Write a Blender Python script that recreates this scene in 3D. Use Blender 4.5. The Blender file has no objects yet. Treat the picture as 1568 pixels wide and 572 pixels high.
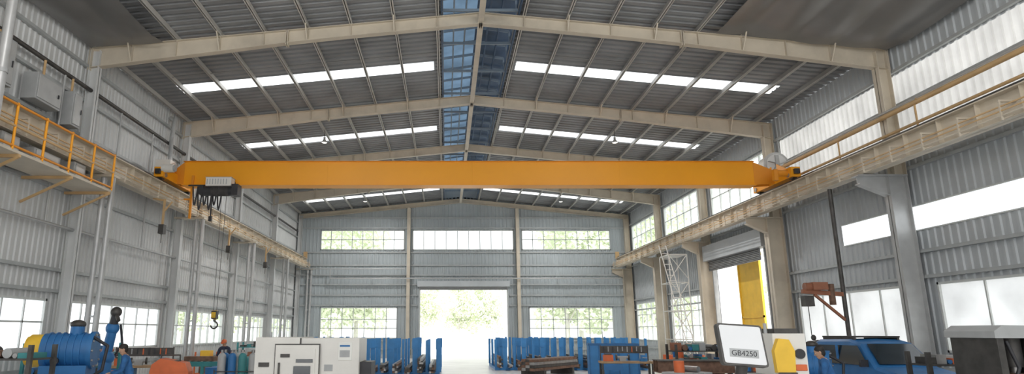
import bpy, math, random
from mathutils import Vector, Matrix
random.seed(7)
D = bpy.data; C = bpy.context
scene = C.scene
try:
    scene.view_settings.view_transform = 'Standard'
    scene.view_settings.look = 'None'
except Exception: pass

# ------------------------------------------------------------ materials
def mat(name, col, rough=0.6, metal=0.0, var=0.12, scale=2.0, bump=0.0, bscale=40, emit=0.0, dirt=0.0, spec=0.5):
    m = D.materials.new(name); m.use_nodes = True
    nt = m.node_tree; b = nt.nodes['Principled BSDF']
    tc = nt.nodes.new('ShaderNodeTexCoord')
    n = nt.nodes.new('ShaderNodeTexNoise'); n.inputs['Scale'].default_value = scale
    n.inputs['Detail'].default_value = 5
    nt.links.new(tc.outputs['Object'], n.inputs['Vector'])
    r = nt.nodes.new('ShaderNodeValToRGB')
    r.color_ramp.elements[0].position = 0.3; r.color_ramp.elements[1].position = 0.7
    lo = [max(0, c*(1-var)) for c in col]; hi = [min(1, c*(1+var)) for c in col]
    r.color_ramp.elements[0].color = (*lo, 1); r.color_ramp.elements[1].color = (*hi, 1)
    nt.links.new(n.outputs['Fac'], r.inputs['Fac'])
    out = r.outputs['Color']
    if dirt > 0:
        n2 = nt.nodes.new('ShaderNodeTexNoise'); n2.inputs['Scale'].default_value = scale*0.35
        n2.inputs['Detail'].default_value = 8; n2.inputs['Roughness'].default_value = 0.7
        nt.links.new(tc.outputs['Object'], n2.inputs['Vector'])
        r2 = nt.nodes.new('ShaderNodeValToRGB')
        r2.color_ramp.elements[0].position = 0.5; r2.color_ramp.elements[1].position = 0.75
        r2.color_ramp.elements[0].color = (0,0,0,1); r2.color_ramp.elements[1].color = (dirt,dirt,dirt,1)
        nt.links.new(n2.outputs['Fac'], r2.inputs['Fac'])
        mx = nt.nodes.new('ShaderNodeMixRGB'); mx.inputs['Color2'].default_value = (0.12,0.1,0.08,1)
        nt.links.new(r2.outputs['Color'], mx.inputs['Fac']); nt.links.new(out, mx.inputs['Color1'])
        out = mx.outputs['Color']
    nt.links.new(out, b.inputs['Base Color'])
    b.inputs['Roughness'].default_value = rough; b.inputs['Metallic'].default_value = metal
    b.inputs['Specular IOR Level'].default_value = spec
    if bump > 0:
        n3 = nt.nodes.new('ShaderNodeTexNoise'); n3.inputs['Scale'].default_value = bscale
        nt.links.new(tc.outputs['Object'], n3.inputs['Vector'])
        bp = nt.nodes.new('ShaderNodeBump'); bp.inputs['Strength'].default_value = bump
        bp.inputs['Distance'].default_value = 0.02
        nt.links.new(n3.outputs['Fac'], bp.inputs['Height']); nt.links.new(bp.outputs['Normal'], b.inputs['Normal'])
    if emit > 0:
        nt.links.new(out, b.inputs['Emission Color']); b.inputs['Emission Strength'].default_value = emit
    return m

def glass(name, tint=(0.97,0.99,0.98)):
    m = D.materials.new(name); m.use_nodes = True; nt = m.node_tree
    nt.nodes.remove(nt.nodes['Principled BSDF']); o = nt.nodes['Material Output']
    t = nt.nodes.new('ShaderNodeBsdfTransparent'); t.inputs['Color'].default_value = (*tint,1)
    g = nt.nodes.new('ShaderNodeBsdfGlossy'); g.inputs['Roughness'].default_value = 0.4
    mx = nt.nodes.new('ShaderNodeMixShader'); mx.inputs['Fac'].default_value = 0.02
    nt.links.new(t.outputs[0], mx.inputs[1]); nt.links.new(g.outputs[0], mx.inputs[2]); nt.links.new(mx.outputs[0], o.inputs[0])
    return m
def frosted(name, col=(0.9,0.93,0.95), e=0.5, k=0.85):
    m = D.materials.new(name); m.use_nodes = True; nt = m.node_tree
    nt.nodes.remove(nt.nodes['Principled BSDF']); o = nt.nodes['Material Output']
    tc = nt.nodes.new('ShaderNodeTexCoord'); n = nt.nodes.new('ShaderNodeTexNoise'); n.inputs['Scale'].default_value = 0.7
    n.inputs['Detail'].default_value = 4
    nt.links.new(tc.outputs['Object'], n.inputs['Vector'])
    r = nt.nodes.new('ShaderNodeValToRGB'); r.color_ramp.elements[0].position=0.3; r.color_ramp.elements[1].position=0.7
    r.color_ramp.elements[0].color = (*[c*k for c in col],1); r.color_ramp.elements[1].color = (*col,1)
    nt.links.new(n.outputs['Fac'], r.inputs['Fac'])
    t = nt.nodes.new('ShaderNodeBsdfTranslucent'); nt.links.new(r.outputs['Color'], t.inputs['Color'])
    d = nt.nodes.new('ShaderNodeBsdfDiffuse'); nt.links.new(r.outputs['Color'], d.inputs['Color'])
    mx = nt.nodes.new('ShaderNodeMixShader'); mx.inputs['Fac'].default_value=0.4
    nt.links.new(t.outputs[0], mx.inputs[1]); nt.links.new(d.outputs[0], mx.inputs[2])
    em = nt.nodes.new('ShaderNodeEmission'); nt.links.new(r.outputs['Color'], em.inputs['Color']); em.inputs['Strength'].default_value = e  # added glow stands in for daylight coming through the sheet
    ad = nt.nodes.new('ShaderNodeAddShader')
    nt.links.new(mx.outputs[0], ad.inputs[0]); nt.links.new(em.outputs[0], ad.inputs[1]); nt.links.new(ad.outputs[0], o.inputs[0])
    return m

M = {}
M['cream'] = mat('cream_steel_paint', (0.63,0.56,0.45), 0.5, 0, 0.08, 1.5, dirt=0.22)
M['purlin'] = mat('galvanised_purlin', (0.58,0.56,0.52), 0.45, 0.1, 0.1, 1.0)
M['purlind'] = mat('purlin_shaded_tone', (0.36,0.35,0.33), 0.45, 0.1, 0.1, 1.0)  # shade of the right slope put into the colour; rods and curbs share it
M['deck'] = mat('roof_sheet_grey', (0.265,0.27,0.275), 0.5, 0.1, 0.22, 0.6)
M['film'] = mat('insulation_film_grey', (0.18,0.175,0.17), 0.32, 0.1, 0.25, 0.4)
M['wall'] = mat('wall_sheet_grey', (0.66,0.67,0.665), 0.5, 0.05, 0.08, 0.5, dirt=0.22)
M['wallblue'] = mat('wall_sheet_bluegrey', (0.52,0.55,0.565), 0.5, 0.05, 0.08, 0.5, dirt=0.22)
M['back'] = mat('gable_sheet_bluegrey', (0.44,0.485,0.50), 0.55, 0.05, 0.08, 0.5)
M['girt'] = mat('girt_grey', (0.45,0.47,0.47), 0.5, 0.1, 0.08)
M['floor'] = mat('concrete_floor', (0.72,0.71,0.69), 0.3, 0, 0.1, 0.6, bump=0.1, dirt=0.25)
M['ground'] = mat('outdoor_concrete', (0.82,0.81,0.79), 0.8, 0, 0.06, 0.2)
M['yellow'] = mat('crane_yellow_paint', (0.95,0.39,0.008), 0.38, 0, 0.04, 0.5)
M['yellowd'] = mat('crane_orange_paint', (0.80,0.30,0.02), 0.42, 0, 0.06, 1)
M['tan'] = mat('tan_rail_paint', (0.62,0.41,0.20), 0.5, 0, 0.1, 2)
M['black'] = mat('black_paint', (0.03,0.03,0.035), 0.45, 0, 0.2, 5)
M['dark'] = mat('dark_steel', (0.09,0.085,0.08), 0.5, 0.5, 0.3, 4)
M['rust'] = mat('rusty_steel', (0.22,0.13,0.09), 0.7, 0.3, 0.35, 6)
M['steel'] = mat('bare_steel', (0.38,0.37,0.36), 0.4, 0.7, 0.2, 5)
M['grey'] = mat('grey_machine_paint', (0.42,0.43,0.43), 0.45, 0, 0.08, 3)
M['white'] = mat('white_machine_paint', (0.80,0.78,0.73), 0.4, 0, 0.04, 2, dirt=0.1)
M['blue'] = mat('blue_paint', (0.03,0.17,0.42), 0.45, 0, 0.12, 3, dirt=0.15)
M['rackblue'] = mat('rack_blue_paint', (0.05,0.26,0.60), 0.45, 0, 0.1, 3)
M['teal'] = mat('teal_paint', (0.05,0.26,0.27), 0.5, 0, 0.12, 3, dirt=0.3)
M['orange'] = mat('orange_red_paint', (0.72,0.16,0.05), 0.5, 0, 0.12, 3, dirt=0.2)
M['amber'] = mat('amber_yellow_paint', (0.90,0.56,0.05), 0.45, 0, 0.08, 3)
M['brown'] = mat('brown_paint', (0.33,0.13,0.07), 0.55, 0, 0.15, 4)
M['pipe'] = mat('pipe_galvanised', (0.50,0.505,0.50), 0.4, 0.3, 0.08, 3)
M['monblue'] = mat('monitor_blue_sheet', (0.07,0.12,0.20), 0.5, 0, 0.3, 1.2)
M['monrib'] = mat('monitor_rib_paint', (0.26,0.32,0.38), 0.5, 0, 0.1, 1.2)
M['monlite'] = frosted('monitor_blue_translucent', (0.12,0.185,0.26), 0.03, 0.5)
M['glass'] = glass('window_glass')
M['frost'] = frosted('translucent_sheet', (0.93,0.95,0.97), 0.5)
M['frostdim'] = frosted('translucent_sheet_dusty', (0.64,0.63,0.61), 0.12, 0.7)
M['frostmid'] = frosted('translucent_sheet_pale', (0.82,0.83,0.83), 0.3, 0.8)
M['frame'] = mat('window_frame_white', (0.66,0.68,0.66), 0.5, 0, 0.05)
M['leaf'] = mat('tree_leaves', (0.84,0.89,0.70), 0.8, 0, 0.12, 0.8)  # paled so foliage looks overexposed, daylight glare put into the colour
M['bark'] = mat('tree_bark', (0.66,0.63,0.58), 0.9, 0, 0.15, 3)  # paled like the leaves, overexposure put into the colour
M['cloth'] = mat('navy_workwear', (0.035,0.045,0.08), 0.85, 0, 0.2, 12)
M['clothb'] = mat('blue_workwear', (0.03,0.13,0.33), 0.85, 0, 0.2, 12)
M['skin'] = mat('skin', (0.55,0.33,0.22), 0.55, 0, 0.05, 10)
M['hair'] = mat('black_hair', (0.02,0.016,0.013), 0.6, 0, 0.2, 20)
M['screen'] = mat('panel_screen_white', (0.80,0.81,0.82), 0.35, 0, 0.03, 2)
M['carglass'] = mat('dark_car_glass', (0.02,0.03,0.04), 0.08, 0, 0.1, 2, spec=0.9)
M['rubber'] = mat('rubber', (0.02,0.02,0.02), 0.8)
M['wood'] = mat('pallet_wood', (0.42,0.28,0.16), 0.8, 0, 0.2, 6)
M['lampw'] = mat('lamp_lens', (1.0,0.97,0.9), 0.5, emit=1.5, var=0.01)
M['paper'] = mat('paper_notice', (0.85,0.85,0.8), 0.8, var=0.03)

# ------------------------------------------------------------ mesh builder
class B:
    def __init__(s, name):
        s.name=name; s.v=[]; s.f=[]; s.m=[]; s.sm=[]; s.mats=[]; s.T=Matrix.Identity(4)
    def mi(s, m):
        if m not in s.mats: s.mats.append(m)
        return s.mats.index(m)
    def add(s, vs, fs, m, smooth=False):
        o=len(s.v)
        s.v += [tuple(s.T @ Vector(v)) for v in vs]
        k=s.mi(m)
        for f in fs:
            s.f.append([i+o for i in f]); s.m.append(k); s.sm.append(smooth)
    def box(s,x0,x1,y0,y1,z0,z1,m):
        s.add([(x0,y0,z0),(x1,y0,z0),(x1,y1,z0),(x0,y1,z0),(x0,y0,z1),(x1,y0,z1),(x1,y1,z1),(x0,y1,z1)],
              [(0,3,2,1),(4,5,6,7),(0,1,5,4),(1,2,6,5),(2,3,7,6),(3,0,4,7)],m)
    def tube(s,p0,p1,r,m,r1=None,n=12):
        r1 = r if r1 is None else r1
        p0=Vector(p0);p1=Vector(p1);d=(p1-p0)
        if d.length<1e-6: return
        q=d.to_track_quat('Z','Y')
        vs=[];
        for p,rr in ((p0,r),(p1,r1)):
            for i in range(n):
                a=2*math.pi*i/n
                vs.append(p+q@Vector((rr*math.cos(a),rr*math.sin(a),0)))
        s.add(vs,[(i,(i+1)%n,n+(i+1)%n,n+i) for i in range(n)],m,True)
        s.add(vs,[tuple(range(n-1,-1,-1)),tuple(range(n,2*n))],m)
    def path(s,pts,r,m,n=8):
        for a,b in zip(pts[:-1],pts[1:]): s.tube(a,b,r,m,n=n)
        for p in pts[1:-1]: s.ell(p,(r,r,r),m,8,6)
    def ell(s,c,r,m,nu=16,nv=10,z0=-1.0,z1=1.0):
        vs=[];fs=[]
        for j in range(nv+1):
            t=math.asin(max(-1,min(1,z0+(z1-z0)*j/nv))) if (z0>-1 or z1<1) else -math.pi/2+math.pi*j/nv
            for i in range(nu):
                a=2*math.pi*i/nu
                vs.append((c[0]+r[0]*math.cos(t)*math.cos(a),c[1]+r[1]*math.cos(t)*math.sin(a),c[2]+r[2]*math.sin(t)))
        for j in range(nv):
            for i in range(nu):
                fs.append((j*nu+i,j*nu+(i+1)%nu,(j+1)*nu+(i+1)%nu,(j+1)*nu+i))
        s.add(vs,fs,m,True)
    def prism(s,pts,axis,a,b,m,smooth=False):
        def P(u,v,w):
            return {'x':(w,u,v),'y':(u,w,v),'z':(u,v,w)}[axis]
        n=len(pts)
        vs=[P(u,v,a) for u,v in pts]+[P(u,v,b) for u,v in pts]
        s.add(vs,[(i,(i+1)%n,n+(i+1)%n,n+i) for i in range(n)],m,smooth)
        s.add(vs,[tuple(range(n-1,-1,-1)),tuple(range(n,2*n))],m)
    def beam(s,p0,p1,w,h,m):
        p0=Vector(p0);p1=Vector(p1);d=p1-p0;L=d.length
        z=Vector((0,0,1)) if abs(d.normalized().z)<0.98 else Vector((0,1,0))
        x=d.normalized(); y=z.cross(x).normalized(); zz=x.cross(y)
        vs=[]
        for p in (p0,p1):
            for a,b in ((-1,-1),(1,-1),(1,1),(-1,1)):
                vs.append(p+y*(a*w/2)+zz*(b*h/2))
        s.add(vs,[(0,3,2,1),(4,5,6,7),(0,1,5,4),(1,2,6,5),(2,3,7,6),(3,0,4,7)],m)
    def done(s,loc=(0,0,0),rot=0,bevel=0,parent=None):
        me=D.meshes.new(s.name); me.from_pydata(s.v,[],s.f)
        for m in s.mats: me.materials.append(M[m])
        for p,k,sm in zip(me.polygons,s.m,s.sm): p.material_index=k; p.use_smooth=sm
        me.update()
        import bmesh
        bm=bmesh.new(); bm.from_mesh(me); bmesh.ops.recalc_face_normals(bm,faces=bm.faces); bm.to_mesh(me); bm.free()
        o=D.objects.new(s.name,me); C.collection.objects.link(o)
        o.location=loc; o.rotation_euler=(0,0,rot)
        if bevel:
            md=o.modifiers.new('bevel','BEVEL'); md.width=bevel; md.segments=2; md.limit_method='ANGLE'
        if parent: o.parent=parent
        return o

# ------------------------------------------------------------ dimensions
XL,XR = -12.3,15.2
RX = 1.2
Y0,Y1 = -6.0,52.3
FR = [-3.45,4.5,12.45,20.4,28.35,36.3,44.25,52.1]
def ztop(x): return 12.80-0.1*abs(x-RX)      # rafter top
def zdeck(x): return ztop(x)+0.20

# ------------------------------------------------------------ floor / ground
b=B('floor'); b.box(XL-0.2,XR+0.2,Y0,Y1+0.2,-0.3,0.0,'floor'); b.done()
b=B('outdoor_ground'); b.box(-150,150,-60,200,-0.5,-0.31,'ground'); b.box(-6,9,Y1+0.2,90,-0.31,-0.05,'ground'); b.box(XR+0.2,40,25,40,-0.31,-0.05,'ground'); b.done()

# ------------------------------------------------------------ ribbed sheets with openings
def ribpts(a0,a1,pitch,depth):
    k0=math.floor(a0/pitch); a=k0*pitch
    prof=[(0.0,0),(0.55,0),(0.65,1),(0.9,1),(1.0,0)]
    raw=[]
    while a<a1+pitch:
        for t,d in prof[:-1]: raw.append((a+t*pitch,d*depth))
        a+=pitch
    def val(x):
        t=(x/pitch)%1.0
        for (t0,d0),(t1,d1) in zip(prof[:-1],prof[1:]):
            if t0<=t<=t1: return (d0+(d1-d0)*(t-t0)/(t1-t0))*depth
        return 0
    return [(a0,val(a0))]+[p for p in raw if a0+1e-4<p[0]<a1-1e-4]+[(a1,val(a1))]
def sheet_wall(b,axis,fixed,inward,a0,a1,top,holes,m,pitch=0.3,depth=0.04,z0=0.0):
    cuts=sorted(set([a0,a1]+[h[0] for h in holes]+[h[1] for h in holes]))
    cuts=[c for c in cuts if a0<=c<=a1]
    for c0,c1 in zip(cuts[:-1],cuts[1:]):
        mid=(c0+c1)/2
        hs=sorted([(h[2],h[3]) for h in holes if h[0]<mid<h[1]])
        segs=[];z=z0
        for h0,h1 in hs:
            if h0>z: segs.append((z,h0))
            z=max(z,h1)
        segs.append((z,None))
        pts=ribpts(c0,c1,pitch,depth)
        for s0,s1 in segs:
            vs=[];fs=[]
            for a,d in pts:
                t=s1 if s1 is not None else (top(a) if callable(top) else top)
                f=fixed+inward*d
                if axis=='x': vs+= [(a,f,s0),(a,f,t)]
                else: vs+= [(f,a,s0),(f,a,t)]
            for i in range(len(pts)-1): fs.append((2*i,2*i+2,2*i+3,2*i+1))
            b.add(vs,fs,m)

# back wall
upw=[(-10.3,-3.4,8.55,10.2),(-2.75,5.55,8.55,10.2),(6.2,13.5,8.55,10.2)]
loww=[(-10.1,-3.9,1.5,3.95),(6.65,13.4,1.5,3.95)]
door=(-2.08,4.9,0,5.64)
b=B('wall_back')
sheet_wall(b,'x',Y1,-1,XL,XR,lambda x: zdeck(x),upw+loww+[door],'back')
b.add([(RX-1.5,Y1,12.8),(RX+1.5,Y1,12.8),(RX+1.5,Y1,14.0),(RX,Y1,14.2),(RX-1.5,Y1,14.0)],[(0,1,2,3,4)],'back')
for z in (0.7,1.35,4.1,4.9,5.75,6.5,7.3,8.35,10.35,11.2):
    segs=[(XL,XR)]
    if z<5.64: segs=[(XL,-2.3),(5.1,XR)]
    for s0,s1 in segs:
        if z>11: s0,s1=XL+0.5,XR-0.5
        b.box(s0,s1,Y1-0.14,Y1-0.06,z-0.05,z+0.05,'girt')
b.box(XL,-2.2,Y1-0.12,Y1-0.05,0,0.25,'girt'); b.box(5.0,XR,Y1-0.12,Y1-0.05,0,0.25,'girt')
b.done()

def window(name,axis,fixed,a0,a1,z0,z1,n,rows,pane='glass',fm='frame',t=0.05):
    b=B(name)
    def bx(u0,u1,w0,w1,m,d=0.05):
        if axis=='x': b.box(u0,u1,fixed-d,fixed+d,w0,w1,m)
        else: b.box(fixed-d,fixed+d,u0,u1,w0,w1,m)
    bx(a0,a1,z0,z0+t*1.4,fm,0.08); bx(a0,a1,z1-t*1.4,z1,fm,0.08); bx(a0,a0+t*1.4,z0,z1,fm,0.08); bx(a1-t*1.4,a1,z0,z1,fm,0.08)
    for i in range(1,n):
        u=a0+(a1-a0)*i/n; bx(u-t/2,u+t/2,z0,z1,fm)
    for r in rows: bx(a0,a1,r-t/2,r+t/2,fm)
    bx(a0+0.01,a1-0.01,z0+0.01,z1-0.01,pane,0.006)
    return b.done()
window('window_1','x',Y1+0.0,*upw[0],8,[9.4],fm='girt')
window('window_2','x',Y1+0.0,*upw[1],9,[],'frost')
window('window_3','x',Y1+0.0,*upw[2],8,[9.4],fm='girt')
window('window_4','x',Y1+0.0,*loww[0],7,[3.0,2.3],fm='girt')
window('window_5','x',Y1+0.0,*loww[1],7,[3.0,2.3],fm='girt')
# door
b=B('door_1')
b.box(-2.2,-2.08,Y1-0.3,Y1-0.05,0,5.64,'girt'); b.box(4.9,5.02,Y1-0.3,Y1-0.05,0,5.64,'girt')
b.box(-2.3,5.1,Y1-0.65,Y1-0.15,5.55,6.0,'wallblue'); b.box(-2.1,4.9,Y1-0.45,Y1-0.35,5.3,5.6,'dark')
for i in range(6): b.box(-2.1,4.9,Y1-0.47,Y1-0.45,5.3+i*0.05,5.33+i*0.05,'grey')
b.done()

# side walls
eaveL=zdeck(XL); eaveR=zdeck(XR)
bays=list(zip(FR[:-1],FR[1:]))
b=B('wall_left')
lh=[]
for (a,c) in bays: lh.append((a+0.5,c-0.5,1.4,3.0))
sheet_wall(b,'y',XL,1,Y0,Y1,eaveL,lh,'wall',pitch=0.25)
for z in (0.9,3.25,3.9,6.4,8.4,9.6,10.8):
    b.box(XL+0.06,XL+0.16,Y0,Y1-0.15,z-0.05,z+0.05,'girt')
b.done()
i=6
for (a,c) in bays:
    window(f'window_{i}','y',XL,a+0.5,c-0.5,1.4,3.0,7,[2.3],'glass' if a>25 else 'frost'); i+=1
b=B('wall_right')
rh=[]
for k,(a,c) in enumerate(bays):
    if k>=4: rh.append((a+0.45,c-0.45,8.4,10.4))
    if k==4: rh.append((30.0,35.9,0,5.9))
    elif k>=5: rh.append((a+0.5,c-0.5,1.4,4.2))
    else: rh.append((a+0.5,c-0.5,1.4,3.5))
rh2=[(-5.5,24.3,5.2,5.95),(-5.5,28.0,8.3,10.45)]
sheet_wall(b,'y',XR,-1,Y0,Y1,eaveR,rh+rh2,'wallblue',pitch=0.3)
for z in (0.9,3.7,4.5,7.2,8.2,10.55):
    for s0,s1 in ([(Y0,29.8),(36.1,Y1-0.15)] if z<5.9 else [(Y0,Y1-0.15)]):
        b.box(XR-0.16,XR-0.06,s0,s1,z-0.05,z+0.05,'girt')
pts=ribpts(-5.5,28.0,0.3,0.04); vs=[];fs=[]
for a,d in pts: vs+=[(XR-d,a,8.3),(XR-d,a,10.45)]
for q in range(len(pts)-1): fs.append((2*q,2*q+2,2*q+3,2*q+1))
b.add(vs,fs,'frostdim')
b.box(XR-0.14,XR-0.06,Y0,28.2,9.35,9.43,'girt')
b.done()
for k,(a,c) in enumerate(bays):
    if k>=4: window(f'window_{i}','y',XR,a+0.45,c-0.45,8.4,10.4,6,[9.4]); i+=1
    if k==4: continue
    if k>=5: window(f'window_{i}','y',XR,a+0.5,c-0.5,1.4,4.2,6,[3.3,2.4])
    else: window(f'window_{i}','y',XR,a+0.5,c-0.5,1.4,3.5,4,[],'frostmid')
    i+=1
b=B(f'window_{i}'); b.box(XR-0.02,XR+0.02,-5.5,24.3,5.2,5.95,'frost'); b.box(XR-0.06,XR+0.03,-5.5,24.3,5.16,5.2,'frame'); b.box(XR-0.06,XR+0.03,-5.5,24.3,5.95,5.99,'frame'); b.done()
b=B('roller_shutter_door')
b.box(XR-0.3,XR-0.06,29.88,30.0,0,5.9,'grey'); b.box(XR-0.3,XR-0.06,35.9,36.02,0,5.9,'grey')
b.box(XR-0.75,XR-0.17,29.25,36.05,5.85,6.7,'wallblue'); b.box(XR-0.5,XR-0.42,30,35.9,5.3,5.85,'grey')
for k in range(7): b.box(XR-0.53,XR-0.5,30,35.9,5.3+k*0.08,5.34+k*0.08,'dark')
b.done(bevel=0.02)
b=B('yellow_sliding_door_leaf')
b.box(XR+0.25,XR+0.31,31.6,34.0,-0.05,5.75,'amber')
b.box(XR+0.2,XR+0.25,31.6,31.7,-0.05,5.75,'amber'); b.box(XR+0.2,XR+0.25,33.9,34.0,-0.05,5.75,'amber'); b.box(XR+0.2,XR+0.25,31.6,34.0,2.7,2.8,'amber')
b.box(XR+0.18,XR+0.33,31.5,34.1,5.7,5.85,'amber'); b.done()
for nm,x in (('baseboard_left',XL+0.08),('baseboard_right',XR-0.08)):
    b=B(nm)
    if nm=='baseboard_left': b.box(XL+0.05,XL+0.13,Y0,Y1-0.15,0,0.3,'girt')
    else:
        b.box(XR-0.14,XR-0.05,Y0,29.8,0,0.3,'girt'); b.box(XR-0.14,XR-0.05,36.1,Y1-0.15,0,0.3,'girt')
    b.done()

# ------------------------------------------------------------ roof
b=B('ceiling')
sky=[(8.0,8.9),(16.3,17.2),(24.5,25.4),(32.9,33.8),(41.0,41.85),(48.0,48.8)]
solid=[];y=Y0
for s0,s1 in sky: solid.append((y,s0)); y=s1
solid.append((y,Y1+0.3))
def roofstrip(b,y0,y1,xa,xb,m,pitch=0.36,depth=0.08,dz=0.0):
    pts=ribpts(y0,y1,pitch,depth); vs=[];fs=[]
    for yy,d in pts: vs+=[(xa,yy,zdeck(xa)+d+dz),(xb,yy,zdeck(xb)+d+dz)]
    for k in range(len(pts)-1): fs.append((2*k,2*k+2,2*k+3,2*k+1))
    b.add(vs,fs,m)
MX0,MX1=RX-1.35,RX+1.35
for y0,y1 in solid:
    roofstrip(b,y0,y1,XL-0.1,MX0,'deck'); roofstrip(b,y0,y1,MX1,XR+0.1,'deck')
for s0,s1 in sky:
    roofstrip(b,s0,s1,XL-0.1,XL+1.3,'deck'); roofstrip(b,s0,s1,XR-1.6,XR+0.1,'deck')
    roofstrip(b,s0,s1,MX0-0.35,MX0,'deck'); roofstrip(b,s0,s1,MX1,MX1+0.35,'deck')
b.done()
b=B('roof_skylight_panels')
for s0,s1 in sky:
    roofstrip(b,s0,s1,XL+1.3,MX0-0.35,'frost'); roofstrip(b,s0,s1,MX1+0.35,XR-1.6,'frost')
b.done()
b=B('roof_purlins')
offs=[1.5+1.49*k for k in range(8)]+[13.2]
for sgn in (-1,1):
    for o in offs:
        x=RX+sgn*o
        if x<XL+0.1 or x>XR-0.05: x=XL+0.25 if sgn<0 else XR-0.3
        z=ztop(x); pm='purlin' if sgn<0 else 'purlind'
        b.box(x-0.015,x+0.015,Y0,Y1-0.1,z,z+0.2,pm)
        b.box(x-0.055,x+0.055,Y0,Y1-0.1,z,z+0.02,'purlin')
    for fa,fb in bays:
        yy=(fa+fb)/2-0.9
        xs=[RX+sgn*o for o in offs]
        b.tube((xs[0],yy,ztop(xs[0])+0.1),(xs[-2],yy,ztop(xs[-2])+0.1),0.012,'purlind',n=6)
b.done()
for (xa,xb) in ((9.2,14.9),(-12.1,-9.6)):
    b=B('insulation_film'); nx,ny=44,26; vs=[];fs=[]
    for jy in range(ny+1):
        yy=12.65+(20.15-12.65)*jy/ny
        for jx in range(nx+1):
            u=jx/nx; x=xa+(xb-xa)*u
            sag=0.10+0.12*abs(math.sin(math.pi*(x-RX)/1.49))+0.10*math.sin(3.1*u+0.55*yy)+0.05*math.sin(9*u-0.8*yy)
            edge=min(1,min(jy,ny-jy)/3)
            vs.append((x,yy,ztop(x)-0.02-max(0.0,sag)*(0.4+0.6*edge)))
    for jy in range(ny):
        for jx in range(nx):
            k0=jy*(nx+1)+jx; fs.append((k0,k0+1,k0+nx+2,k0+nx+1))
    b.add(vs,fs,'film',True); b.done()
# ridge ventilator / monitor
b=B('ridge_ventilator')
zc=13.95
for x in (MX0,MX1):
    b.box(x-0.03,x+0.03,Y0,Y1,zdeck(x)-0.1,zdeck(x)+0.15,'monblue')
    b.beam((x,Y0,zdeck(x)+0.1),(x,Y1,zdeck(x)+0.1),0.1,0.1,'purlind')
for yy0 in [Y0+1.3*k for k in range(45)]:
    for x,sg in ((MX0,1),(MX1,-1)):
        b.beam((x,yy0,zdeck(x)),(x,yy0,zc-0.1),0.06,0.06,'monrib')
    b.beam((MX0,yy0,zc-0.1),(RX,yy0,zc+0.1),0.06,0.1,'monrib'); b.beam((RX,yy0,zc+0.1),(MX1,yy0,zc-0.1),0.06,0.1,'monrib')
b.add([(MX0-0.4,Y0,zc-0.05),(MX0-0.4,Y1,zc-0.05),(RX,Y0,zc+0.2),(RX,Y1,zc+0.2)],[(0,1,3,2)],'monlite')
b.add([(MX1+0.4,Y0,zc-0.05),(MX1+0.4,Y1,zc-0.05),(RX,Y0,zc+0.2),(RX,Y1,zc+0.2)],[(0,1,3,2)],'monblue')
for k in range(4):
    z=13.05+k*0.2
    b.add([(MX0-0.05,Y0,z),(MX0-0.05,Y1,z),(MX0-0.22,Y0,z-0.2),(MX0-0.22,Y1,z-0.2)],[(0,1,3,2)],'monblue')
    b.add([(MX1+0.05,Y0,z),(MX1+0.05,Y1,z),(MX1+0.22,Y0,z-0.2),(MX1+0.22,Y1,z-0.2)],[(0,1,3,2)],'monblue')
for x in (RX-0.9,RX-0.45,RX+0.45,RX+0.9):
    b.box(x-0.03,x+0.03,Y0,Y1,zc-0.25,zc-0.12,'monrib' if x<RX else 'monblue')
for fy_ in FR[:-1]:
    for dy in (0,2.6,5.3):
        b.beam((MX0,fy_+dy,12.92),(MX1,fy_+dy,12.92),0.07,0.1,'monrib')
b.done()
b=B('ridge_strut_beam')
b.box(RX-0.05,RX+0.05,Y0,Y1-0.2,12.42,12.6,'cream'); b.box(RX-0.1,RX+0.1,Y0,Y1-0.2,12.4,12.42,'cream')
b.done()

# ------------------------------------------------------------ portal frames
def rafter(b,y,endwall=False):
    w=0.125
    for sg,xe in ((-1,XL+0.17),(1,XR-0.17)):
        L=abs(xe-RX)
        N=8
        def top(t): return ztop(RX+sg*L*t)
        def dep(t): return (0.42+0.06*t if t<0.45 else 0.447+(t-0.45)*0.5) if not endwall else 0.35
        st=[(RX+sg*L*k/N,top(k/N),top(k/N)-dep(k/N)) for k in range(N+1)]
        for (xa,ta,ba),(xb,tb,bb) in zip(st[:-1],st[1:]):
            b.add([(xa,y-0.01,ba),(xb,y-0.01,bb),(xb,y-0.01,tb),(xa,y-0.01,ta),(xa,y+0.01,ba),(xb,y+0.01,bb),(xb,y+0.01,tb),(xa,y+0.01,ta)],
                  [(0,1,2,3),(4,7,6,5),(0,4,5,1),(3,2,6,7)],'cream')
            for za,zb in ((ba,bb),(ta-0.02,tb-0.02)):
                b.add([(xa,y-w,za),(xb,y-w,zb),(xb,y+w,zb),(xa,y+w,za),(xa,y-w,za+0.02),(xb,y-w,zb+0.02),(xb,y+w,zb+0.02),(xa,y+w,za+0.02)],
                      [(0,3,2,1),(4,5,6,7),(0,1,5,4),(2,3,7,6),(0,4,7,3),(1,2,6,5)],'cream')
        if not endwall:
            for t in (0.0,0.5,1.0):
                x=RX+sg*L*t
                tt=top(t);bb=tt-dep(t)-0.08
                for dx in (-0.03,0.03): b.box(x+dx-0.014,x+dx+0.014,y-w,y+w,bb,tt,'cream')
            for o in offs[:-1]:
                x=RX+sg*o; t=o/L; zb=top(t)-dep(t)
                b.box(x-0.008,x+0.008,y-w+0.01,y+w-0.01,zb,top(t),'cream')
                if int(o/1.49)%2==0:
                    b.beam((x,y-0.1,zb+0.03),(x,y-0.55,top(t)+0.1),0.04,0.04,'cream')
                    b.beam((x,y+0.1,zb+0.03),(x,y+0.55,top(t)+0.1),0.04,0.04,'cream')
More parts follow.
